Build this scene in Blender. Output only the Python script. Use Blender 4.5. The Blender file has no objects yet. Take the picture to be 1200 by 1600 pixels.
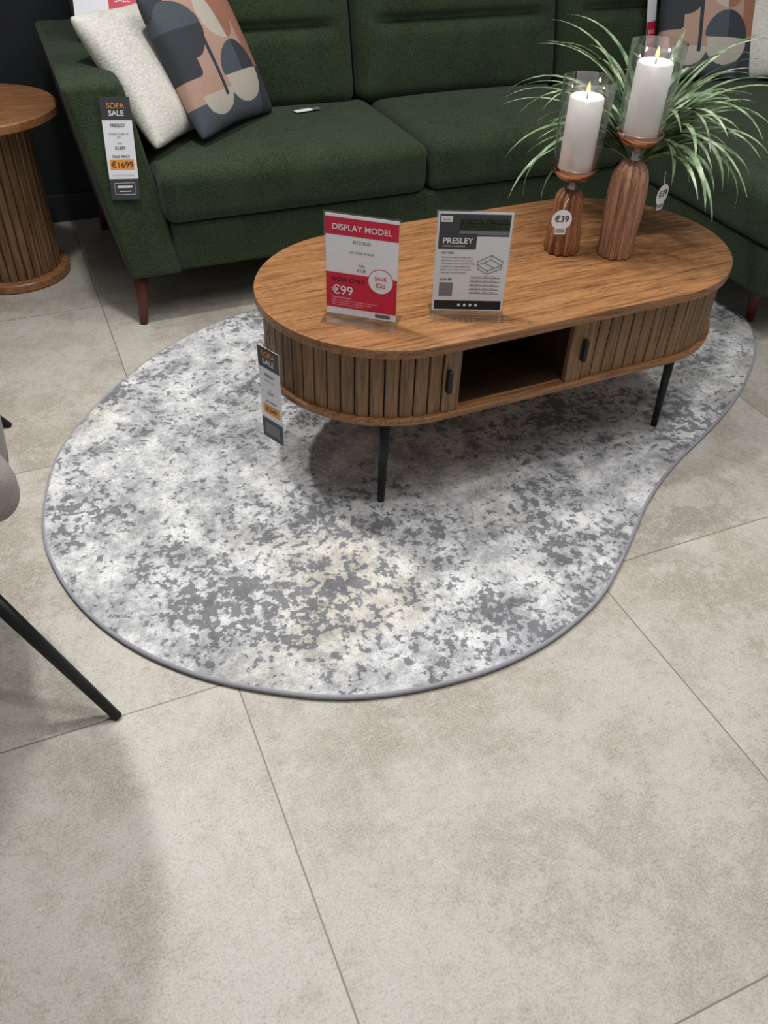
import bpy, bmesh, math, random
from mathutils import Vector, Matrix, Euler
random.seed(7)
sc=bpy.context.scene
sc.view_settings.view_transform='Standard'
sc.view_settings.look='None'
PSI=.4275
C,S=math.cos(PSI),math.sin(PSI)
def W(X,Y): return (X*C+Y*S,-X*S+Y*C)   # survey frame -> tile-aligned room frame

# ------------------------------------------------------------ node helpers
class N:
    def __init__(s,name):
        s.m=bpy.data.materials.new(name); s.m.use_nodes=True
        s.t=s.m.node_tree; s.b=s.t.nodes['Principled BSDF']
    def n(s,typ,**kw):
        nd=s.t.nodes.new(typ)
        for k,v in kw.items(): setattr(nd,k,v)
        return nd
    def l(s,a,b): s.t.links.new(a,b)
    def coord(s,scale=(1,1,1),rot=(0,0,0),loc=(0,0,0),kind='Object'):
        c=s.n('ShaderNodeTexCoord'); m=s.n('ShaderNodeMapping')
        m.inputs['Scale'].default_value=scale; m.inputs['Rotation'].default_value=rot; m.inputs['Location'].default_value=loc
        s.l(c.outputs[kind],m.inputs['Vector']); return m.outputs[0]
    def noise(s,v,scale,detail=4,rough=.5,dist=0):
        n=s.n('ShaderNodeTexNoise'); s.l(v,n.inputs['Vector'])
        n.inputs['Scale'].default_value=scale;n.inputs['Detail'].default_value=detail;n.inputs['Roughness'].default_value=rough;n.inputs['Distortion'].default_value=dist
        return n.outputs['Fac']
    def ramp(s,f,stops,interp='LINEAR'):
        r=s.n('ShaderNodeValToRGB'); r.color_ramp.interpolation=interp
        e=r.color_ramp.elements
        while len(e)<len(stops): e.new(.5)
        for k,(p,c) in enumerate(stops):
            e[k].position=p; e[k].color=(c[0],c[1],c[2],1) if not isinstance(c,(int,float)) else (c,c,c,1)
        s.l(f,r.inputs[0]); return r.outputs[0]
    def mix(s,f,a,b,mode='MIX'):
        m=s.n('ShaderNodeMix',data_type='RGBA',blend_type=mode)
        for val,i in ((f,0),(a,6),(b,7)):
            if hasattr(val,'links'): s.l(val,m.inputs[i])
            elif i==0: m.inputs[0].default_value=val
            else: m.inputs[i].default_value=(val[0],val[1],val[2],1)
        return m.outputs[2]
    def math(s,op,a,b=0):
        m=s.n('ShaderNodeMath',operation=op)
        for val,i in ((a,0),(b,1)):
            if hasattr(val,'links'): s.l(val,m.inputs[i])
            else: m.inputs[i].default_value=val
        return m.outputs[0]
    def bump(s,h,strength=.3,dist=.01):
        b=s.n('ShaderNodeBump'); b.inputs['Strength'].default_value=strength;b.inputs['Distance'].default_value=dist
        s.l(h,b.inputs['Height']); s.l(b.outputs[0],s.b.inputs['Normal'])
    def col(s,c):
        if hasattr(c,'links'): s.l(c,s.b.inputs['Base Color'])
        else: s.b.inputs['Base Color'].default_value=(c[0],c[1],c[2],1)
    def set(s,**kw):
        for k,v in kw.items(): s.b.inputs[k.replace('_',' ')].default_value=v
def srgb(r,g,b):
    f=lambda c:(c/255/12.92) if c/255<.04045 else ((c/255+.055)/1.055)**2.4
    return (f(r),f(g),f(b))
def plain(name,c,rough=.5,metal=0,**kw):
    m=N(name)
    v=m.noise(m.coord(),60,3)
    m.col(m.mix(v,tuple(x*.94 for x in c),tuple(min(1,x*1.06) for x in c)))
    m.set(Roughness=rough,Metallic=metal,**kw); return m.m
def fabric(name,c1,c2,scale=500,bump=.5,big=6):
    m=N(name); v=m.coord()
    n1=m.noise(v,scale,2,.7); n2=m.noise(v,big,4,.6)
    vx=m.coord(scale=(1,1,3)); n3=m.noise(vx,scale*.6,2,.6)
    f2=m.math('ADD',m.math('MULTIPLY',n1,.55),m.math('MULTIPLY',n3,.45))
    c=m.ramp(f2,[(.36,c1),(.66,c2)])
    c=m.mix(m.ramp(n2,[(.35,.0),(.7,.35)]),c,tuple(x*1.1 for x in c2))
    m.col(c); m.set(Roughness=.95); m.b.inputs['Sheen Weight'].default_value=.10; m.b.inputs['Specular IOR Level'].default_value=.12
    m.bump(f2,bump,.002); return m.m
M={}
M['green']=fabric('green_wool_fabric',(.005,.010,.005),(.054,.076,.039),280,.7)
M['cream']=fabric('cream_boucle',(.54,.52,.46),(.86,.83,.76),140,1.0)
M['chairfab']=fabric('taupe_chair_fabric',srgb(130,123,118),srgb(165,158,151),400,.4)
def wood(name,dark,mid,light,axis=0,s=1.0,rough=.42,pore=.8):
    m=N(name)
    sc_=[14,14,14]; sc_[axis]=.9
    v=m.coord(scale=tuple(q*s for q in sc_))
    a=m.noise(v,4.0,6,.62,1.2)
    sc2=[80,80,80]; sc2[axis]=2.4
    v2=m.coord(scale=tuple(q*s for q in sc2)); b=m.noise(v2,4.0,3,.6,.3)
    c=m.ramp(a,[(.28,dark),(.45,mid),(.62,light),(.8,mid)])
    pores=m.ramp(b,[(.38,.42),(.50,1.0)])
    c=m.mix(pore,c,pores,'MULTIPLY'); m.col(c); m.set(Roughness=rough)
    m.bump(m.math('ADD',a,b),.12,.002); return m.m
M['oak_top']=wood('oak_veneer_top',srgb(106,68,41),srgb(143,98,61),srgb(164,118,78),0,1.25,.34,.95)
M['oak_v']=wood('oak_tambour_slats',srgb(92,65,42),srgb(126,93,62),srgb(144,110,76),2,1,.5)
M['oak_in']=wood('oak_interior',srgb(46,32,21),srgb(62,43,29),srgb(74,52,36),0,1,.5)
M['walnut']=wood('turned_walnut',srgb(108,74,56),srgb(158,114,88),srgb(186,144,116),2,1.3,.45)
M['walnut2']=wood('turned_walnut_dark',srgb(92,54,34),srgb(140,88,58),srgb(164,112,78),2,1.3,.4)
M['oak_round']=wood('oak_round_top',srgb(124,80,51),srgb(160,109,70),srgb(180,127,86),0,1.4,.4)
M['redwood']=plain('stained_leg_wood',srgb(96,44,38),.4)
M['black']=plain('black_metal',srgb(28,29,31),.4,.3)
M['white']=plain('white_card',(.88,.88,.92),.6)
M['red']=plain('red_print',srgb(212,32,68),.5)
M['dark']=plain('charcoal_print',srgb(62,62,66),.5)
M['ink']=plain('black_ink',srgb(25,25,28),.6)
M['grey']=plain('grey_ink',srgb(120,120,124),.6)
M['lgrey']=plain('light_grey_print',srgb(222,222,225),.6)
M['orange']=plain('orange_print',srgb(240,160,70),.5)
M['wax']=plain('candle_wax',(.84,.80,.77),.5)
M['copper']=plain('rose_gold_metal',srgb(205,165,145),.12,1)
M['steel']=plain('brushed_steel',srgb(180,180,184),.25,1)
M['vase']=plain('dark_ceramic',srgb(40,38,36),.4)
M['wall']=plain('dark_wall_paint',srgb(34,38,42),.7)
M['base']=plain('dark_baseboard_paint',srgb(44,48,52),.5)
M['piping']=plain('rug_binding',srgb(148,147,153),.85)
def thin(name,tint,base,edge,pw):
    m=N(name); t=m.t
    tr=m.n('ShaderNodeBsdfTransparent'); tr.inputs[0].default_value=(*tint,1)
    gl=m.n('ShaderNodeBsdfGlossy'); gl.inputs['Roughness'].default_value=.03; gl.inputs[0].default_value=(1,1,1,1)
    lw=m.n('ShaderNodeLayerWeight'); lw.inputs[0].default_value=.5
    f=m.math('ADD',m.math('MULTIPLY',m.math('POWER',lw.outputs['Facing'],pw),edge),base)
    mx=m.n('ShaderNodeMixShader'); m.l(f,mx.inputs[0]); m.l(tr.outputs[0],mx.inputs[1]); m.l(gl.outputs[0],mx.inputs[2])
    m.l(mx.outputs[0],t.nodes['Material Output'].inputs[0]); return m.m
M['glass']=thin('clear_glass',(.97,.975,.975),.05,.7,2.8)
M['acrylic']=thin('clear_acrylic',(.95,.97,.97),.08,.35,3)
g=N('led_flame'); g.col((1,.6,.2)); g.b.inputs['Emission Color'].default_value=(1,.55,.15,1); g.b.inputs['Emission Strength'].default_value=1.4; M['flame']=g.m
m=N('variegated_grass_leaf'); v=m.coord(); n=m.noise(v,25,3)
m.col(m.ramp(n,[(.35,srgb(74,98,66)),(.5,srgb(120,144,104)),(.68,srgb(190,200,172))])); m.set(Roughness=.5); M['leaf']=m.m

# floor
m=N('stone_effect_tiles'); v=m.coord(loc=(-.16+.0,-.20,0))
br=m.n('ShaderNodeTexBrick'); br.offset=0; br.offset_frequency=1; br.squash=1
m.l(v,br.inputs['Vector'])
for k,val in (('Scale',1.0),('Mortar Size',.0016),('Mortar Smooth',.2),('Brick Width',.8),('Row Height',.8),('Bias',0)): br.inputs[k].default_value=val
br.inputs['Color1'].default_value=(0,0,0,1);br.inputs['Color2'].default_value=(1,1,1,1);br.inputs['Mortar'].default_value=(.5,.5,.5,1)
off=m.n('ShaderNodeVectorMath',operation='MULTIPLY_ADD'); m.l(br.outputs['Color'],off.inputs[0]); off.inputs[1].default_value=(7,3,11)
m.l(m.coord(),off.inputs[2]); vv=off.outputs[0]
a=m.noise(vv,2.4,6,.6,.4); b=m.noise(vv,6,12,.8); c_=m.noise(vv,55,6,.78); d_=m.noise(vv,230,3,.75)
col=m.ramp(a,[(.3,srgb(151,143,130)),(.44,srgb(161,153,140)),(.55,srgb(178,173,162)),(.64,srgb(166,158,146)),(.76,srgb(154,145,132))])
col=m.mix(m.ramp(b,[(.49,0.),(.53,.55)]),col,srgb(188,184,174))
col=m.mix(m.ramp(b,[(.41,.35),(.46,0.)]),col,srgb(149,138,124))
col=m.mix(m.ramp(c_,[(.36,.5),(.44,0.)]),col,srgb(142,132,120))
col=m.mix(m.ramp(c_,[(.54,.0),(.60,.35)]),col,srgb(194,189,179))
col=m.mix(m.math('MULTIPLY',m.ramp(d_,[(.45,0),(.6,1)]),.30),col,srgb(208,203,193))
col=m.mix(m.math('MULTIPLY',m.ramp(d_,[(.34,1),(.46,0)]),.32),col,srgb(122,112,101))
col=m.mix(br.outputs['Fac'],col,srgb(124,116,104))
m.col(col); m.l(m.ramp(b,[(.3,.36),(.7,.50)]),m.b.inputs['Roughness'])
h=m.math('SUBTRACT',m.math('MULTIPLY',c_,.2),br.outputs['Fac']); m.bump(h,.2,.002)
m.b.inputs['Specular IOR Level'].default_value=.38
M['floor']=m.m

# rug
m=N('mottled_rug_pile'); v=m.coord()
big=m.noise(m.coord(loc=(.6,.2,0)),2.6,5,.65,.6)
mid=m.noise(m.coord(loc=(3,1,0)),56,5,.62,.0); fine=m.noise(v,150,3,.6)
tint=m.noise(m.coord(loc=(4.9,1.8,0)),2.2,3,.5); tone=m.noise(m.coord(loc=(1,7,0)),9,10,.82); grain=m.noise(v,420,2,.7)
light=m.ramp(tone,[(.38,srgb(146,146,147)),(.46,srgb(178,178,179)),(.52,srgb(208,208,208)),(.60,srgb(238,237,235))])
light=m.mix(m.ramp(tint,[(.54,0.),(.68,.36)]),light,srgb(210,197,162))
light=m.mix(m.ramp(tint,[(.3,.22),(.42,0.)]),light,srgb(170,180,192))
t=m.math('ADD',mid,m.math('MULTIPLY',m.math('SUBTRACT',big,.5),.70)); t=m.math('ADD',t,m.math('MULTIPLY',m.math('SUBTRACT',fine,.5),.10))
t=m.math('ADD',t,m.math('MULTIPLY',m.math('SUBTRACT',tone,.5),.46))
mask=m.ramp(t,[(.404,1.),(.430,0.)])
soft=m.ramp(t,[(.40,.5),(.50,0.)])
light=m.mix(soft,light,srgb(162,162,165))
dk=m.mix(m.ramp(tone,[(.35,0.),(.55,1.)]),srgb(98,98,102),srgb(134,134,138))
col=m.mix(mask,light,dk)
sp=m.ramp(m.noise(m.coord(loc=(9,3,0)),105,3,.6),[(.37,.5),(.41,0.)]); col=m.mix(sp,col,srgb(138,138,142))
col=m.mix(m.math('MULTIPLY',m.ramp(grain,[(.35,1.),(.6,0.)]),.3),col,srgb(115,115,118))
m.col(col); m.set(Roughness=.95); m.b.inputs['Specular IOR Level'].default_value=.1; m.b.inputs['Sheen Weight'].default_value=.1
m.bump(m.math('ADD',m.math('MULTIPLY',mask,-1.2),m.math('MULTIPLY',grain,.5)),.5,.004)
M['rug']=m.m

# ------------------------------------------------------------ mesh helpers
def empty(name,loc=(0,0,0),rotz=0):
    e=bpy.data.objects.new(name,None); bpy.context.collection.objects.link(e)
    e.location=loc; e.rotation_euler=(0,0,rotz); e.empty_display_size=.1; return e
def obj(name,me,mat=None,parent=None,smooth=False,loc=None,rot=None):
    o=bpy.data.objects.new(name,me); bpy.context.collection.objects.link(o)
    if mat is not None: me.materials.append(M[mat] if isinstance(mat,str) else mat)
    if parent: o.parent=parent
    if loc is not None: o.location=loc
    if rot is not None: o.rotation_euler=rot
    if smooth:
        for p in me.polygons: p.use_smooth=True
    return o
def bm_obj(name,bm,*a,**k):
    bmesh.ops.recalc_face_normals(bm,faces=bm.faces[:])
    me=bpy.data.meshes.new(name); bm.to_mesh(me); bm.free(); return obj(name,me,*a,**k)
def bevel(o,w=.003,seg=2,ang=True):
    b=o.modifiers.new('b','BEVEL'); b.width=w;b.segments=seg
    if ang: b.limit_method='ANGLE'; b.angle_limit=math.radians(40)
    return o
def box(name,x0,x1,y0,y1,z0,z1,mat,parent=None,bv=0,rot=None,loc=None):
    bm=bmesh.new(); bmesh.ops.create_cube(bm,size=1)
    for v in bm.verts: v.co=Vector((x0 if v.co.x<0 else x1,y0 if v.co.y<0 else y1,z0 if v.co.z<0 else z1))
    o=bm_obj(name,bm,mat,parent,loc=loc,rot=rot)
    if bv: bevel(o,bv)
    return o
def prism(name,pts,z0,z1,mat,parent=None,bv=0,smooth=False):
    bm=bmesh.new(); vs=[bm.verts.new((x,y,z0)) for x,y in pts]; f=bm.faces.new(vs)
    r=bmesh.ops.extrude_face_region(bm,geom=[f]); bmesh.ops.translate(bm,vec=(0,0,z1-z0),verts=[e for e in r['geom'] if isinstance(e,bmesh.types.BMVert)])
    o=bm_obj(name,bm,mat,parent)
    if bv: bevel(o,bv,3)
    return o
def lathe(name,prof,mat,parent=None,n=48,loc=None,flute=None,smooth=True,rot=None,ring=False):
    bm=bmesh.new(); rings=[]
    for r,z in prof:
        rg=[]
        for k in range(n):
            a=2*math.pi*k/n; rr=r
            if flute: rr=r*(1-flute[1]*abs(math.cos(a*flute[0]/2))**5)
            rg.append(bm.verts.new((rr*math.cos(a),rr*math.sin(a),z)))
        rings.append(rg)
    for i in range(len(rings)-(0 if ring else 1)):
        j=(i+1)%len(rings)
        for k in range(n):
            bm.faces.new((rings[i][k],rings[i][(k+1)%n],rings[j][(k+1)%n],rings[j][k]))
    if not ring:
        if prof[0][0]>1e-5: bm.faces.new(rings[0])
        if prof[-1][0]>1e-5: bm.faces.new(rings[-1])
    bmesh.ops.remove_doubles(bm,verts=bm.verts[:],dist=1e-6)
    return bm_obj(name,bm,mat,parent,smooth=smooth,loc=loc,rot=rot)
def tube(name,p0,p1,r0,r1,mat,parent=None,n=20):
    p0,p1=Vector(p0),Vector(p1); d=(p1-p0); L=d.length
    o=lathe(name,[(r0,0),(r1,L)],mat,parent,n=n)
    for p in o.data.polygons: p.use_smooth=len(p.vertices)==4
    q=d.to_track_quat('Z','Y'); o.rotation_euler=q.to_euler(); o.location=p0; return o
def path(name,pts,r,mat,parent=None,cyc=False):
    cu=bpy.data.curves.new(name,'CURVE'); cu.dimensions='3D'; s=cu.splines.new('POLY'); s.points.add(len(pts)-1)
    for k,p in enumerate(pts): s.points[k].co=(p[0],p[1],p[2],1)
    s.use_cyclic_u=cyc; cu.bevel_depth=r; cu.bevel_resolution=3
    o=bpy.data.objects.new(name,cu); bpy.context.collection.objects.link(o); cu.materials.append(M[mat]); 
    if parent:o.parent=parent
    return o
def softbox(name,cx,cy,cz,w,d,h,r,mat,parent=None,puff=0,cuts=22,rot=None,pufff=0,seam=None):
    bm=bmesh.new(); bmesh.ops.create_cube(bm,size=1)
    bmesh.ops.subdivide_edges(bm,edges=bm.edges[:],cuts=cuts,use_grid_fill=True)
    H=Vector((w/2,d/2,h/2))
    for v in bm.verts:
        p=Vector([math.sin(v.co[i]*math.pi)*.5*2*H[i] for i in range(3)])
        p=Vector([ (math.copysign(H[i],v.co[i]) if abs(abs(v.co[i])-.5)<1e-6 else p[i]) for i in range(3)])
        q=Vector([max(-(H[i]-r),min(H[i]-r,p[i])) for i in range(3)]); dd=p-q
        if dd.length>1e-9: p=q+dd.normalized()*r
        u=(p.x/H.x);vv=(p.y/H.y);ww=p.z/H.z
        fx=max(0,1-abs(u)**2.6);fy=max(0,1-abs(vv)**2.6);fz=max(0,1-abs(ww)**2.6)
        if p.z>0: p.z+=puff*fx*fy
        if p.y<0:
            p.y-=pufff*fx*fz
            if seam is not None:
                e=max(0,1-(abs(u)/.86)**10)
                p.y+=.038*math.exp(-((p.z-seam)/.016)**2)*e
        v.co=p
    return bm_obj(name,bm,mat,parent,smooth=True,loc=(cx,cy,cz),rot=rot)
def pillow(name,mat,size=(.46,.46),T=.085,n=70,colf=None):
    bm=bmesh.new(); w,h=size[0]/2,size[1]/2
    lay=None
    if colf: lay=bm.verts.layers.float_color.new('Col')
    grid={}
    for side in (1,-1):
        for i in range(n+1):
            for j in range(n+1):
                if side==-1 and (i in(0,n) or j in(0,n)): grid[(side,i,j)]=grid[(1,i,j)]; continue
                u=2*i/n-1;v=2*j/n-1
                pin=1-.09*(1-v*v)*abs(u)**3-.05*(abs(u*v))**6; pin2=1-.09*(1-u*u)*abs(v)**3-.05*(abs(u*v))**6
                x=w*u*pin; z=h*v*pin2
                t=T*((1-u**2)*(1-v**2))**.40
                t+=.004*math.sin(7*u+3*v)*(1-u*u)*(1-v*v)
                ve=bm.verts.new((x,-side*t,z)); grid[(side,i,j)]=ve
                if lay: c=colf(u,v); ve[lay]=(c[0],c[1],c[2],1)
    for side in (1,-1):
        for i in range(n):
            for j in range(n):
                bm.faces.new([grid[(side,a,b)] for a,b in ((i,j),(i+1,j),(i+1,j+1),(i,j+1))])
    o=bm_obj(name,bm,mat,smooth=True); return o
def text(body,x,z,size,mat,parent,align='CENTER',bold=0,y=-.0012,name='lettering'):
    cu=bpy.data.curves.new(name,'FONT'); cu.body=body; cu.size=size; cu.align_x=align; cu.offset=min(bold,.012)*size
    cu.materials.append(M[mat]); o=bpy.data.objects.new(name,cu); bpy.context.collection.objects.link(o)
    o.parent=parent; o.location=(x,y,z); o.rotation_euler=(math.pi/2,0,0); return o
def patch(x0,x1,z0,z1,mat,parent,y=-.0006,name='print'):
    me=bpy.data.meshes.new(name); me.from_pydata([(x0,y,z0),(x1,y,z0),(x1,y,z1),(x0,y,z1)],[],[(0,1,2,3)])
    return obj(name,me,mat,parent)
def disc(x,z,r,mat,parent,y=-.0009,ring=None):
    me=bpy.data.meshes.new('disc'); k=40
    me.from_pydata([(x+r*math.cos(2*math.pi*i/k),y,z+r*math.sin(2*math.pi*i/k)) for i in range(k)],[],[tuple(range(k))])
    return obj('round_print',me,mat,parent)

# ------------------------------------------------------------ room
me=bpy.data.meshes.new('floor'); me.from_pydata([(-3,-2,0),(4.5,-2,0),(4.5,3.34,0),(-3,3.34,0)],[],[(0,1,2,3)]); obj('floor',me,'floor')
box('wall_back',-3,4.5,3.34,3.44,0,2.9,'wall')
box('baseboard_back',-3,4.5,3.325,3.34,0,.10,'base',bv=.003)
# ------------------------------------------------------------ rug
rp=[(-0.44,2.43),(-0.56,2.32),(-0.67,2.17),(-0.75,1.98),(-0.80,1.79),(-0.82,1.63),(-0.79,1.46),(-0.75,1.33),(-0.68,1.22),(-0.60,1.13),(-0.51,1.06),(-0.42,1.01),(-0.31,.97),(-0.20,.95),(-0.09,.94),(.01,.95),(.12,.98),(.22,1.02),(.32,1.08),(.40,1.15),(.47,1.23),(.52,1.32),(.57,1.42),(.63,1.55),(.73,1.70),(.85,1.84),(.95,1.97),(1.04,2.11),(1.13,2.30),(1.16,2.46),(1.14,2.55),(1.08,2.63),(.98,2.69),(.85,2.71),(.65,2.70),(.4,2.66),(.15,2.62),(-.1,2.57),(-.28,2.51)]
rp=[Vector(W(*p)) for p in rp]
for _ in range(2):
    q=[]
    for i in range(len(rp)):
        a,b=rp[i],rp[(i+1)%len(rp)]; q+= [a*.75+b*.25,a*.25+b*.75]
    rp=q
rug=empty('area_rug')
prism('pile',[tuple(p) for p in rp],.001,.011,'rug',rug)
path('binding',[(p.x,p.y,.0065) for p in rp],.0052,'piping',rug,cyc=True)

# ------------------------------------------------------------ coffee table
TX,TY,TR=1.0144,1.6015,.0304
T=empty('coffee_table',(TX,TY,0),TR)
def stadium(L,Wd,n=40):
    r=Wd/2;s=L/2-r; p=[]
    for k in range(n+1): a=-math.pi/2+math.pi*k/n; p.append((s+r*math.cos(a),r*math.sin(a)))
    for k in range(n+1): a=math.pi/2+math.pi*k/n; p.append((-s+r*math.cos(a),r*math.sin(a)))
    return p
L,Wd=1.2,.59
prism('top',stadium(L,Wd),.428,.45,'oak_top',T,bv=.003)
prism('bottom_board',stadium(L-.012,Wd-.012),.262,.277,'oak_top',T,bv=.002)
r=Wd/2-.022; s_=L/2-Wd/2
NX0,NX1=-.26,.014
pitch=.0305
def pt(d):
    a=s_-NX1
    if d<a: return (NX1+d,-r),(0,-1)
    d-=a
    if d<math.pi*r: t=-math.pi/2+d/r; return (s_+r*math.cos(t),r*math.sin(t)),(math.cos(t),math.sin(t))
    d-=math.pi*r
    if d<2*s_: return (s_-d,r),(0,1)
    d-=2*s_
    if d<math.pi*r: t=math.pi/2+d/r; return (-s_+r*math.cos(t),r*math.sin(t)),(math.cos(t),math.sin(t))
    d-=math.pi*r
    return (-s_+d,-r),(0,-1)
total=(s_-NX1)+2*math.pi*r+2*s_+(NX0+s_)
bm=bmesh.new()
st=.042
nsl=int((total-2*st)/pitch); pp=(total-2*st)/nsl
def slat(bm,d,w,dep,z0,z1,ch=.0018):
    (x,y),nn=pt(d); tx,ty=-nn[1],nn[0]
    prof=[(-w/2,-.008),(w/2,-.008),(w/2,dep-ch),(w/2-ch,dep),(-w/2+ch,dep),(-w/2,dep-ch)]
    b=[];t=[]
    for a,o_ in prof:
        X,Y=x+tx*a+nn[0]*o_,y+ty*a+nn[1]*o_
        b.append(bm.verts.new((X,Y,z0))); t.append(bm.verts.new((X,Y,z1)))
    bm.faces.new(b);bm.faces.new(t)
    for i in range(6): bm.faces.new((b[i],b[(i+1)%6],t[(i+1)%6],t[i]))
for k in range(nsl): slat(bm,st+pp*(k+.5),pp-.0026,.006,.277,.428)
bm_obj('tambour_slats',bm,'oak_v',T)
bm=bmesh.new(); slat(bm,st/2,st-.002,.010,.277,.428); slat(bm,total-st/2,st-.002,.010,.277,.428)
bm_obj('door_stiles',bm,'oak_v',T)
bm=bmesh.new(); n_=160; prev=None
for k in range(n_+1):
    (x,y),nn=pt(total*k/n_); x-=nn[0]*.006;y-=nn[1]*.006
    a,b=bm.verts.new((x,y,.277)),bm.verts.new((x,y,.428))
    if prev: bm.faces.new((prev[0],a,b,prev[1]))
    prev=(a,b)
o=bm_obj('tambour_backing',bm,'ink',T); sm=o.modifiers.new('s','SOLIDIFY'); sm.thickness=.004; sm.offset=0
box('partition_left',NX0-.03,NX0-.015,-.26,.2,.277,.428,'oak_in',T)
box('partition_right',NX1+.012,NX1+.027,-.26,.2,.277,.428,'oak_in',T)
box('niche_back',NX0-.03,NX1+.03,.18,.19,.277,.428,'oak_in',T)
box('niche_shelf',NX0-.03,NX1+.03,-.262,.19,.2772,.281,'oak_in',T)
for nm,x in (('handle_left',NX0-.032),('handle_right',NX1+.034)):
    o=box(nm,x-.0055,x+.0055,-r-.026,-r-.0085,.33,.385,'black',T); bevel(o,.005,4)
for k,(sx,sy) in enumerate(((-1,-1),(1,-1),(1,1),(-1,1))):
    tube('leg_%d'%(k+1),(sx*.404,sy*.214,.0115),(sx*.398,sy*.21,.264),.0085,.0125,'black',T)
    lathe('leg_plate_%d'%(k+1),[(.03,.256),(.03,.262)],'black',T,loc=(sx*.398,sy*.21,0))

def tagloop(parent,z,h=.05):
    path('string',[(0,0,z),(-.006,.002,z+h*.5),(0,.004,z+h),(.006,.002,z+h*.5)],.0007,'black',parent,cyc=True)
tt=empty('table_price_tag',(.403,1.505,.155),math.radians(-66))
box('card',-.034,.034,0,.0008,0,.235,'white',tt)
patch(-.034,.034,.185,.235,'dark',tt); patch(-.034,.034,0,.052,'dark',tt)
text('SOFA',0,.214,.018,'orange',tt,bold=.02); text('SALE',0,.196,.018,'white',tt,bold=.02)
text('PRESLEY',0,.165,.009,'ink',tt,bold=.02); text('COFFEE TABLE',0,.152,.005,'grey',tt)
text('WAS',0,.13,.005,'grey',tt); text('€399',0,.12,.009,'ink',tt)
patch(-.026,.026,.068,.090,'orange',tt,y=-.0008); text('SALE PRICE',0,.098,.007,'ink',tt,bold=.02); text('€349',0,.073,.017,'ink',tt,y=-.0014)
box('mark_plate',-.024,.024,-.0012,0,.012,.04,'grey',tt); 
tagloop(tt,.23,.05)

# ------------------------------------------------------------ signs on the table
def acrylic(name,x,y,ang,lean=0):
    e=empty(name,(x,y,.4515),math.radians(ang))
    h=empty('upright',(0,0,.003)); h.parent=e; h.rotation_euler=(math.radians(lean),0,0)
    box('acrylic_panel',-.078,.078,.0006,.0036,0,.216,'acrylic',h,bv=.0006)
    box('acrylic_base',-.078,.078,-.038,.042,-.001,.002,'acrylic',e,bv=.0006)
    box('paper',-.074,.074,-.0002,.0003,.003,.213,'white',h)
    return e,h
e,h=acrylic('display_model_sign',.592,1.452,-38)
patch(-.074,.074,.172,.207,'red',h); text('DISPLAY MODEL',0,.183,.0165,'white',h,bold=.025)
text('RITZ RUG',0,.158,.0085,'ink',h); text('160 X 230CM BLUE',0,.138,.0062,'ink',h)
text('WAS',0,.112,.006,'ink',h,bold=.02); text('€129',0,.101,.0085,'ink',h)
patch(-.074,.074,.018,.094,'red',h); text('NOW ONLY',-.062,.076,.0125,'ink',h,'LEFT',bold=.02); text('€99',-.062,.048,.027,'white',h,'LEFT',bold=.02)
disc(.040,.086,.0265,'red',h,-.0008); disc(.040,.086,.025,'white',h,-.001)
text('SAVE',.040,.089,.011,'red',h,y=-.0016,bold=.01); text('€30',.040,.074,.0125,'red',h,y=-.0016,bold=.01)
text('TERMS & CONDITIONS',-.062,.039,.004,'white',h,'LEFT',bold=.02)
for k in range(3): text('Display models are sold as seen. Prices subject to change without notice.'[:66-k*9],-.062,.0335-k*.005,.0036,'white',h,'LEFT')
patch(.03,.062,.007,.015,'grey',h)
text('EX DISPLAY',.046,.009,.0045,'ink',h,y=-.0014)
e,h=acrylic('sofa_information_sign',.812,1.402,-22)
patch(-.074,.074,.003,.213,'lgrey',h,-.0005)
patch(-.070,.070,.165,.209,'dark',h,-.0008)
patch(-.03,.068,.178,.192,'green',h,-.0010); patch(-.03,.016,.190,.199,'green',h,-.0010); patch(.02,.066,.190,.199,'green',h,-.0010); patch(-.03,.068,.168,.176,'grey',h,-.0011); patch(-.068,-.045,.193,.205,'lgrey',h,-.0012); text('DELIVERY',-.0565,.197,.004,'ink',h,y=-.0016)
patch(-.070,.006,.138,.170,'dark',h,-.0012); text('PRESLEY',-.062,.150,.0165,'white',h,'LEFT',bold=.025,y=-.0018); text('CORNER CHAISE SOFA',-.062,.143,.0045,'white',h,'LEFT',y=-.0018)
text('FEATURES',-.062,.128,.0055,'ink',h,'LEFT',bold=.02)
for k,s in enumerate(['Mid-century inspired design with a','high backrest and soft seat cushions.','Solid wooden frame with tapered legs.','Available in a range of fabrics and','leathers, ask in store for swatches.','Matching chair and footstool.']): text(s,-.062,.119-k*.0065,.0045,'ink',h,'LEFT')
text('SCAN ME',-.062,.071,.006,'ink',h,'LEFT',bold=.02)
patch(-.062,-.034,.036,.066,'grey',h,-.0008)
for k in range(5):
    patch(.0 ,.062,.042+k*.0085,.0428+k*.0085,'ink',h,-.0008); text('Sofa  %d cm   %d cm   95 cm'%(230+k*20,160+k*5),.002,.044+k*.0085,.0042,'ink',h,'LEFT')
patch(-.070,.070,.006,.026,'ink',h,-.0008)
for k in range(4): disc(-.018+k*.012,.016,.0032,'lgrey',h,-.0011)
def ln(pts,cyc=False): 
    return path('sofa_drawing',[(a,-.001,b) for a,b in pts],.0004,'ink',h,cyc)
ln([(.012,.105),(.034,.093),(.062,.105),(.040,.117)],True); ln([(.012,.105),(.012,.112),(.040,.126),(.040,.117)]); ln([(.040,.126),(.064,.113),(.062,.105)]); ln([(.012,.105),(.013,.098),(.034,.086),(.034,.093)]); ln([(.034,.086),(.062,.098),(.062,.105)]); ln([(.026,.110),(.048,.099)])

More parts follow.
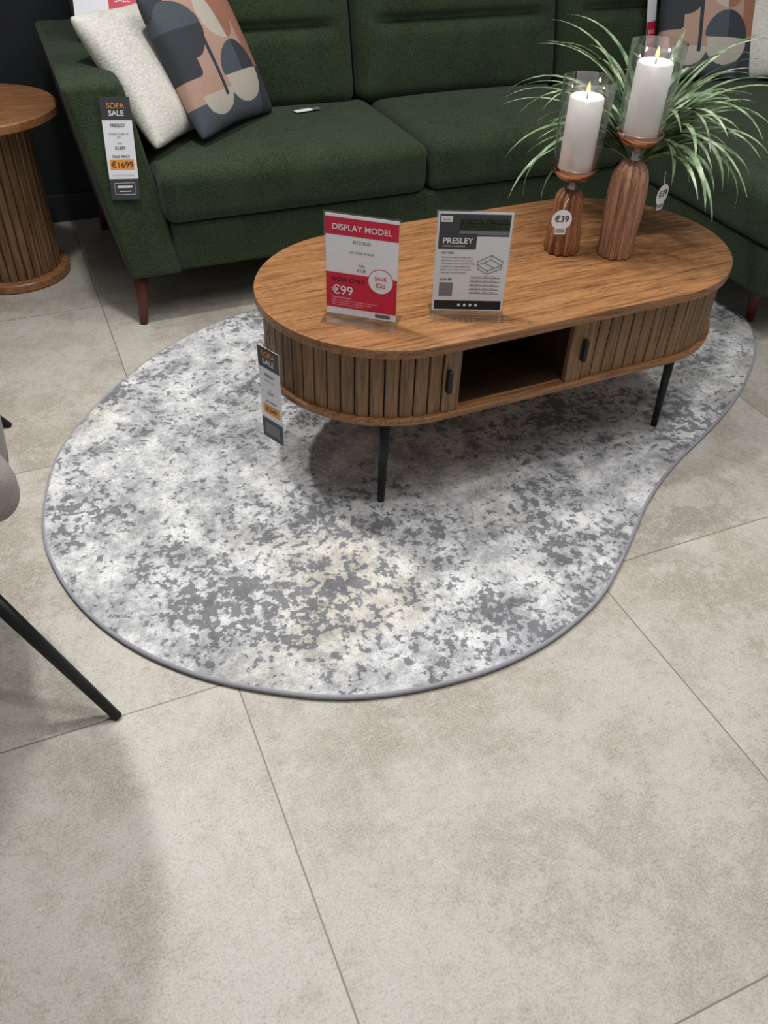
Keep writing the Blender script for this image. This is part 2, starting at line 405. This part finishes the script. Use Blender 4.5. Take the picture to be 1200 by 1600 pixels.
# ------------------------------------------------------------ candle holders
def holder(name,x,y,prof,mat,flc,neckz,cz0,cz1,rg=.058):
    e=empty(name,(x,y,.451))
    z0=.451
    lathe('turned_base',prof,mat,e,n=144,flute=flc)
    zt=prof[-1][1]
    lathe('neck',[(.009,zt-.004),(.014,zt+.002),(.010,zt+.006),(.010,neckz-z0)],'steel',e)
    b=neckz-z0
    lathe('bowl',[(.010,b-.004),(.020,b-.001),(.038,b+.008),(.050,b+.022),(.053,b+.034),(.0515,b+.034),(.048,b+.023),(.036,b+.012),(.0,b+.010)],'copper',e)
    c0=cz0-z0;c1=cz1-z0
    lathe('pillar_candle',[(.0,b+.0125),(.034,b+.0145),(.0375,b+.020),(.0375,c1-.004),(.034,c1),(.028,c1-.001),(.012,c1-.005),(0,c1-.006)],'wax',e)
    lathe('glass_shade',[(.0462,b+.026),(.050,b+.042),(.052,b+.07),(rg,c1+.035),(rg-.002,c1+.035),(.050,b+.07),(.048,b+.042),(.0442,b+.027)],'glass',e,n=64,ring=True)
    tube('wick',(0,0,c1-.006),(0,0,c1+.006),.0012,.0012,'ink',e)
    lathe('led_flame',[(0.0,c1+.003),(.0045,c1+.009),(.0035,c1+.018),(0,c1+.028)],'flame',e,n=20)
    return e
tall=[(.040,0),(.0405,.004),(.042,.05),(.0445,.11),(.0445,.15),(.042,.18),(.036,.20),(.026,.214),(.012,.222)]
short=[(.040,0),(.0425,.004),(.042,.03),(.037,.07),(.0335,.095),(.034,.115),(.033,.13),(.026,.142),(.012,.148)]
h1=holder('tall_candle_holder',1.288,1.548,tall,'walnut',(12,.17),.700,.73,.872)
h2=holder('short_candle_holder',1.178,1.612,short,'walnut2',(12,.17),.618,.65,.797)
def ptag(name,x,y,z,ang,s=''):
    e=empty(name,(x,y,z),math.radians(ang))
    disc(0,0,.0235,'white',e,0); patch(-.013,.013,-.034,-.014,'white',e,-.0004)
    text('€39',0,-.004,.02,'ink',e,bold=.02,y=-.001)
    for k in range(9): patch(-.011+k*.0025,-.0098+k*.0025,-.030,-.021,'ink',e,-.0008)
    path('string',[(0,.0,.02),(.004,.006,.035),(.012,.012,.045)],.0006,'lgrey',e); return e
ptag('round_price_tag',1.134,1.567,.547,-20)
ptag('round_price_tag.001',1.336,1.485,.61,20)

# ------------------------------------------------------------ plant
pl=empty('potted_grass_plant',(1.398,1.672,.451))
lathe('vase',[(.028,0),(.038,.01),(.042,.06),(.036,.12),(.026,.16),(.028,.175),(.024,.175),(.022,.16),(0,.15)],'vase',pl)
bm=bmesh.new(); made=0
holders=[(Vector((1.288-1.398,1.548-1.672)),.063),(Vector((1.178-1.398,1.612-1.672)),.063)]
while made<135:
    az=random.uniform(0,2*math.pi); el=math.radians(random.uniform(35,85)); Ln=random.uniform(.24,.43); w=random.uniform(.0055,.010)
    n=16; p=Vector((math.cos(az)*.012,math.sin(az)*.012,.16)); ds=Ln/n; drop=random.uniform(1.3,2.7); side=random.uniform(-.5,.5)
    rows=[];ok=True
    for i in range(n+1):
        t=i/n
        e_=el-drop*t**1.4; a_=az+side*t
        d=Vector((math.cos(e_)*math.cos(a_),math.cos(e_)*math.sin(a_),math.sin(e_)))
        sd=Vector((-math.sin(a_),math.cos(a_),0)); up=d.cross(sd)
        ww=w*min(1,.45+2.2*t)*(1-max(0,(t-.45)/.55)**1.6)+.0004
        rows.append((p-sd*ww-up*(-ww*.35),p.copy(),p+sd*ww+up*(ww*.35)))
        for hc,hr in holders:
            if (Vector((p.x,p.y))-hc).length<hr: ok=False
        p=p+d*ds
        if p.z<.012: p.z=.012
    if not ok: continue
    made+=1; prev=None
    for rw in rows:
        q=tuple(bm.verts.new(x) for x in rw)
        if prev:
            bm.faces.new((prev[0],prev[1],q[1],q[0])); bm.faces.new((prev[1],prev[2],q[2],q[1]))
        prev=q
bm_obj('leaves',bm,'leaf',pl,smooth=True)

# ------------------------------------------------------------ sofa
so=empty('corner_sofa')
def hexa(name,c,mat,parent,bv=.02,sub=0):
    bm=bmesh.new(); v=[bm.verts.new(p) for p in c]
    for f in ((0,1,2,3),(4,5,6,7),(0,1,5,4),(1,2,6,5),(2,3,7,6),(3,0,4,7)): bm.faces.new([v[i] for i in f])
    o=bm_obj(name,bm,mat,parent,smooth=True); b=bevel(o,bv,5,False); return o
hexa('arm_left',[(.25,2.41,.155),(.405,2.41,.155),(.405,3.25,.155),(.25,3.25,.155),(.165,2.50,.67),(.325,2.50,.67),(.325,3.25,.685),(.175,3.25,.685)],'green',so,.018)
hexa('arm_right',[(2.93,1.70,.155),(3.08,1.70,.155),(3.08,3.25,.155),(2.93,3.25,.155),(3.0,1.8,.67),(3.16,1.8,.67),(3.16,3.25,.685),(3.0,3.25,.685)],'green',so,.018)
box('base_frame',.39,2.0,2.418,3.25,.16,.305,'green',so,bv=.012)
box('chaise_base',1.965,2.96,1.66,3.25,.16,.305,'green',so,bv=.012)
hexa('back_frame',[(.30,3.05,.2),(3.0,3.05,.2),(3.0,3.26,.2),(.30,3.26,.2),(.30,3.16,.84),(3.0,3.16,.84),(3.0,3.31,.84),(.30,3.31,.84)],'green',so,.02)
softbox('seat_cushion_1',.79,2.68,.378,.835,.55,.15,.035,'green',so,puff=.022,pufff=.008)
softbox('seat_cushion_2',1.585,2.68,.378,.74,.55,.15,.035,'green',so,puff=.022,pufff=.008)
softbox('chaise_cushion',2.435,2.30,.378,.98,1.28,.15,.035,'green',so,puff=.022,pufff=.008)
for k,(a,b) in enumerate(((.35,1.16),(1.165,1.965),(1.97,2.93))):
    softbox('back_cushion_%d'%(k+1),(a+b)/2,3.03,.64,b-a-.006,.20,.44,.05,'green',so,pufff=.03,rot=(math.radians(-13),0,0),seam=.02,cuts=40)
for k,(x,y,dx,dy) in enumerate(((.285,2.47,-.02,-.03),(2.12,1.82,-.02,-.03),(.285,3.18,-.02,.03),(2.9,1.82,.02,-.03),(2.9,3.18,.02,.03),(1.7,3.18,0,.03))):
    tube('leg_%d'%(k+1),(x+dx,y+dy,0.001),(x,y,.165),.013,.022,'redwood',so)
def pat(u,v):
    pink=srgb(196,160,142);slate=srgb(84,92,100);cream=srgb(205,196,182);rust=srgb(172,118,98);dark=srgb(62,66,72)
    c=pink
    if u<-.62 and v>-.2: c=dark
    if v<-.55: c=slate
    if u>.55: c=rust if v>-.3 else dark
    if (u+.62)**2+(v-.45)**2<.42**2: c=slate if v>.45 else dark
    if (u-.25)**2+(v+.30)**2<.44**2: c=slate if u<.25 else dark
    if (u-.25)**2+(v+.30)**2<.44**2 and v<-.30: c=cream
    if (u-.20)**2+(v-.55)**2<.38**2: c=cream if u<.20 else rust
    if (u+.45)**2+(v+.45)**2<.33**2: c=cream if v<-.45 else pink
    if abs(u+.28)<.04 and v>-.55 and v<.3: c=dark
    return c
m=N('geometric_print_linen'); at=m.n('ShaderNodeAttribute',attribute_name='Col')
w_=m.noise(m.coord(scale=(1,1,10)),120,2,.7); m.col(m.mix(.45,at.outputs['Color'],m.ramp(w_,[(.3,.55),(.7,1.)]),'MULTIPLY')); m.set(Roughness=.9); m.bump(w_,.5,.002); M['pat']=m.m
def place(o,loc,nrm,roll):
    nrm=Vector(nrm).normalized(); y=-nrm; z=Vector((0,0,1)); z=(z-y*z.dot(y)).normalized(); x=y.cross(z)
    R=Matrix((x,y,z)).transposed().to_4x4(); o.matrix_world=Matrix.Translation(loc)@R@Matrix.Rotation(math.radians(roll),4,'Y')
p=pillow('cream_cushion','cream',size=(.41,.40),T=.065); place(p,(.456,2.738,.634),(.53,-.52,.56),2)
p=pillow('patterned_cushion','pat',n=160,colf=pat,size=(.40,.40),T=.06); place(p,(.622,2.745,.652),(.60,-.66,.48),2)
p=pillow('patterned_cushion.001','pat',n=160,colf=pat,size=(.42,.42),T=.06); place(p,(2.53,2.80,.65),(-.15,-.9,.42),4)
p=pillow('cream_cushion.001','cream',size=(.43,.43),T=.065); place(p,(2.82,2.70,.66),(-.65,-.7,.4),-8)

st_=empty('sofa_price_tag',(.277,2.440,.385)); st_.rotation_euler=(math.radians(-9),math.radians(3),math.radians(-6))
box('card',-.039,.039,0,.0008,0,.26,'white',st_)
patch(-.039,.039,.205,.26,'dark',st_); patch(-.039,.039,0,.055,'dark',st_)
text('SOFA',0,.233,.019,'orange',st_); text('SALE',0,.215,.019,'white',st_,bold=.01)
text('PRESLEY',0,.188,.0105,'ink',st_,bold=.03); text('CORNER CHAISE LHF',0,.168,.0055,'ink',st_); text('RHF',0,.160,.0055,'ink',st_)
text('WAS',0,.145,.0055,'ink',st_); text('€1899',0,.131,.0105,'ink',st_,bold=.02)
text('SALE PRICE',0,.110,.0092,'ink',st_,bold=.03)
patch(-.032,.032,.080,.105,'orange',st_,y=-.0008); text('€1699',0,.0845,.022,'ink',st_,y=-.0014)
text('FINANCE OPTIONS AVAILABLE',0,.063,.0042,'grey',st_)
path('stand_in_mark',[(-.027,-.001,.014),(.027,-.001,.014),(.027,-.001,.044),(-.027,-.001,.044)],.0006,'lgrey',st_,cyc=True)
patch(-.02,.02,.031,.037,'lgrey',st_,-.001); patch(-.016,.016,.021,.0235,'lgrey',st_,-.001)
tagloop(st_,.254,.03)
e=empty('fabric_care_label',(.92,2.775,.478),math.radians(10)); box('ribbon',-.03,.03,-.012,.012,0,.001,'white',e); box('card',.03,.06,-.008,.01,0,.0012,'grey',e)
e=empty('sale_leaflet',(.365,2.925,.735),math.radians(-8)); e.rotation_euler=(math.radians(-35),0,math.radians(-12))
box('card',-.09,.09,0,.001,-.04,.11,'white',e); patch(.01,.09,.02,.11,'red',e); text('SALE',.05,.05,.022,'white',e)
e=empty('red_sale_tag',(2.345,2.85,.50)); e.rotation_euler=(math.radians(-12),0,math.radians(20))
box('card',-.03,.03,0,.001,0,.24,'white',e); patch(-.03,.03,0,.15,'red',e); text('SALE',0,.11,.02,'white',e); text('20%',0,.08,.022,'white',e); text('OFF',0,.055,.018,'white',e)

# ------------------------------------------------------------ side table
sd=empty('round_side_table',(-.066,2.942,0))
lathe('top',[(.236,.502),(.242,.506),(.242,.526),(.238,.530)],'oak_round',sd,n=96,smooth=False)
lathe('column_core',[(.140,.03),(.140,.502)],'oak_in',sd,n=64)
bm=bmesh.new(); ns=34
for k in range(ns):
    a=2*math.pi*k/ns
    nn=(math.cos(a),math.sin(a)); tx,ty=-nn[1],nn[0]; rr=.140; w=2*math.pi*rr/ns-.002
    b=[];t=[]
    for s1,o1 in [(-w/2,-.003),(w/2,-.003),(w/2,.004),(w/2-.004,.009),(-w/2+.004,.009),(-w/2,.004)]:
        X,Y=nn[0]*(rr+o1)+tx*s1,nn[1]*(rr+o1)+ty*s1
        b.append(bm.verts.new((X,Y,.03)));t.append(bm.verts.new((X,Y,.502)))
    bm.faces.new(b);bm.faces.new(t)
    for i in range(6): bm.faces.new((b[i],b[(i+1)%6],t[(i+1)%6],t[i]))
bm_obj('column_slats',bm,'oak_v',sd)
lathe('base_plate',[(.170,.001),(.174,.005),(.174,.026),(.170,.030)],'oak_round',sd,n=96,smooth=False)
cd=empty('black_trinket_box',(-.18,2.93,.5305)); lathe('body',[(.05,0),(.055,.005),(.055,.04),(.05,.045),(.03,.05),(0,.05)],'black',cd)

# ------------------------------------------------------------ upholstered chairs
def chair(name,X,Y,ang,foot,half):
    x,y=W(X,Y); e=empty(name,(x,y,0),ang)
    softbox('seat',0,0,.43,.52,.50,.12,.05,'chairfab',e,puff=.02)
    bm=bmesh.new(); n=40;m_=14; rows=[]
    for side in (0,1):
        g=[]
        for i in range(n+1):
            a=math.radians(-205+230*i/n); g.append([])
            hgt=.20+.26*max(0,math.sin(math.radians(180*i/n)))**1.2
            for j in range(m_+1):
                t=j/m_; rr=(.26 if side==0 else .30)+.03*t
                z=.40+hgt*t
                if j==m_: rr=(.28+.03)
                g[-1].append(bm.verts.new((rr*math.cos(a+math.pi),rr*math.sin(a+math.pi)*-1,z+ (.015 if j==m_ else 0))))
        rows.append(g)
    for s in (0,1):
        for i in range(n):
            for j in range(m_): bm.faces.new([rows[s][a][b] for a,b in ((i,j),(i+1,j),(i+1,j+1),(i,j+1))])
    for i in range(n):
        bm.faces.new((rows[0][i][0],rows[0][i+1][0],rows[1][i+1][0],rows[1][i][0]))
    for i in (0,n):
        for j in range(m_): bm.faces.new((rows[0][i][j],rows[0][i][j+1],rows[1][i][j+1],rows[1][i][j]))
    bmesh.ops.remove_doubles(bm,verts=bm.verts[:],dist=1e-5)
    bm_obj('curved_back',bm,'chairfab',e,smooth=True)
    for k,a in enumerate((-half,half,math.pi-half,math.pi+half)):
        tube('leg_%d'%(k+1),(foot*math.cos(a),foot*math.sin(a),0.001),(.20*math.cos(a),.20*math.sin(a),.38),.009,.016,'black',e)
    box('seat_plate',-.17,.17,-.17,.17,.362,.376,'black',e)
    return e
def chair_to(name,cx,cy,fx,fy,half,sgn):
    d=math.hypot(fx-cx,fy-cy); a=math.atan2(fy-cy,fx-cx)
    chair(name,cx,cy,a-PSI-sgn*half,d,half)
chair_to('upholstered_dining_chair',-.925,1.01,-.469,.885,math.radians(58),-1)
chair_to('upholstered_dining_chair.001',-1.42,1.60,-.985,1.763,math.radians(45),-1)

# ------------------------------------------------------------ lights
def spot(x,y,z,tx,ty,P,ang=100,rad=.05,col=(1,.99,.97)):
    l=bpy.data.lights.new('ceiling_spot','SPOT'); l.energy=P; l.spot_size=math.radians(ang); l.spot_blend=.8; l.shadow_soft_size=rad; l.color=col
    o=bpy.data.objects.new('ceiling_spotlight',l); bpy.context.collection.objects.link(o); o.location=(x,y,z)
    o.rotation_euler=(Vector((tx,ty,0))-Vector((x,y,z))).to_track_quat('-Z','Y').to_euler()
spot(.25,2.0,2.8,.8,1.4,110,110,.09)
spot(.7,.75,2.8,.85,.8,50,75,.08)
spot(2.0,1.4,2.8,1.6,1.8,40,110,.06)
spot(-.25,2.8,2.8,.15,.6,150,75,.06)
l=bpy.data.lights.new('ambient_fill','AREA'); l.energy=32; l.shape='RECTANGLE'; l.size=2.5;l.size_y=2; l.color=(1,.99,.98)  # broad overhead area added as soft ambient fill, no actual fixture
o=bpy.data.objects.new('ambient_fill_light',l); bpy.context.collection.objects.link(o); o.location=(1.2,.9,2.85)
w=bpy.data.worlds.new('store_ambience'); sc.world=w; w.use_nodes=True
w.node_tree.nodes['Background'].inputs[0].default_value=(.96,.97,1,1); w.node_tree.nodes['Background'].inputs[1].default_value=.24

# ------------------------------------------------------------ camera
f,th,ro=1.0872*1200,.7182,.0385
fw=Vector((0,math.cos(th),-math.sin(th)));u0=Vector((0,math.sin(th),math.cos(th)));r0=Vector((1,0,0))
rr=math.cos(ro)*r0+math.sin(ro)*u0; uu=-math.sin(ro)*r0+math.cos(ro)*u0
tr=lambda v:Vector((*W(v.x,v.y),v.z))
rr,uu,bk=tr(rr),tr(uu),-tr(fw)
cam=bpy.data.cameras.new('camera'); cam.sensor_fit='VERTICAL'; cam.sensor_height=36; cam.lens=f/1600*36; cam.clip_start=.02
co=bpy.data.objects.new('camera',cam); bpy.context.collection.objects.link(co)
co.matrix_world=Matrix.Translation((0,0,1.2928))@Matrix((rr,uu,bk)).transposed().to_4x4()
sc.camera=co
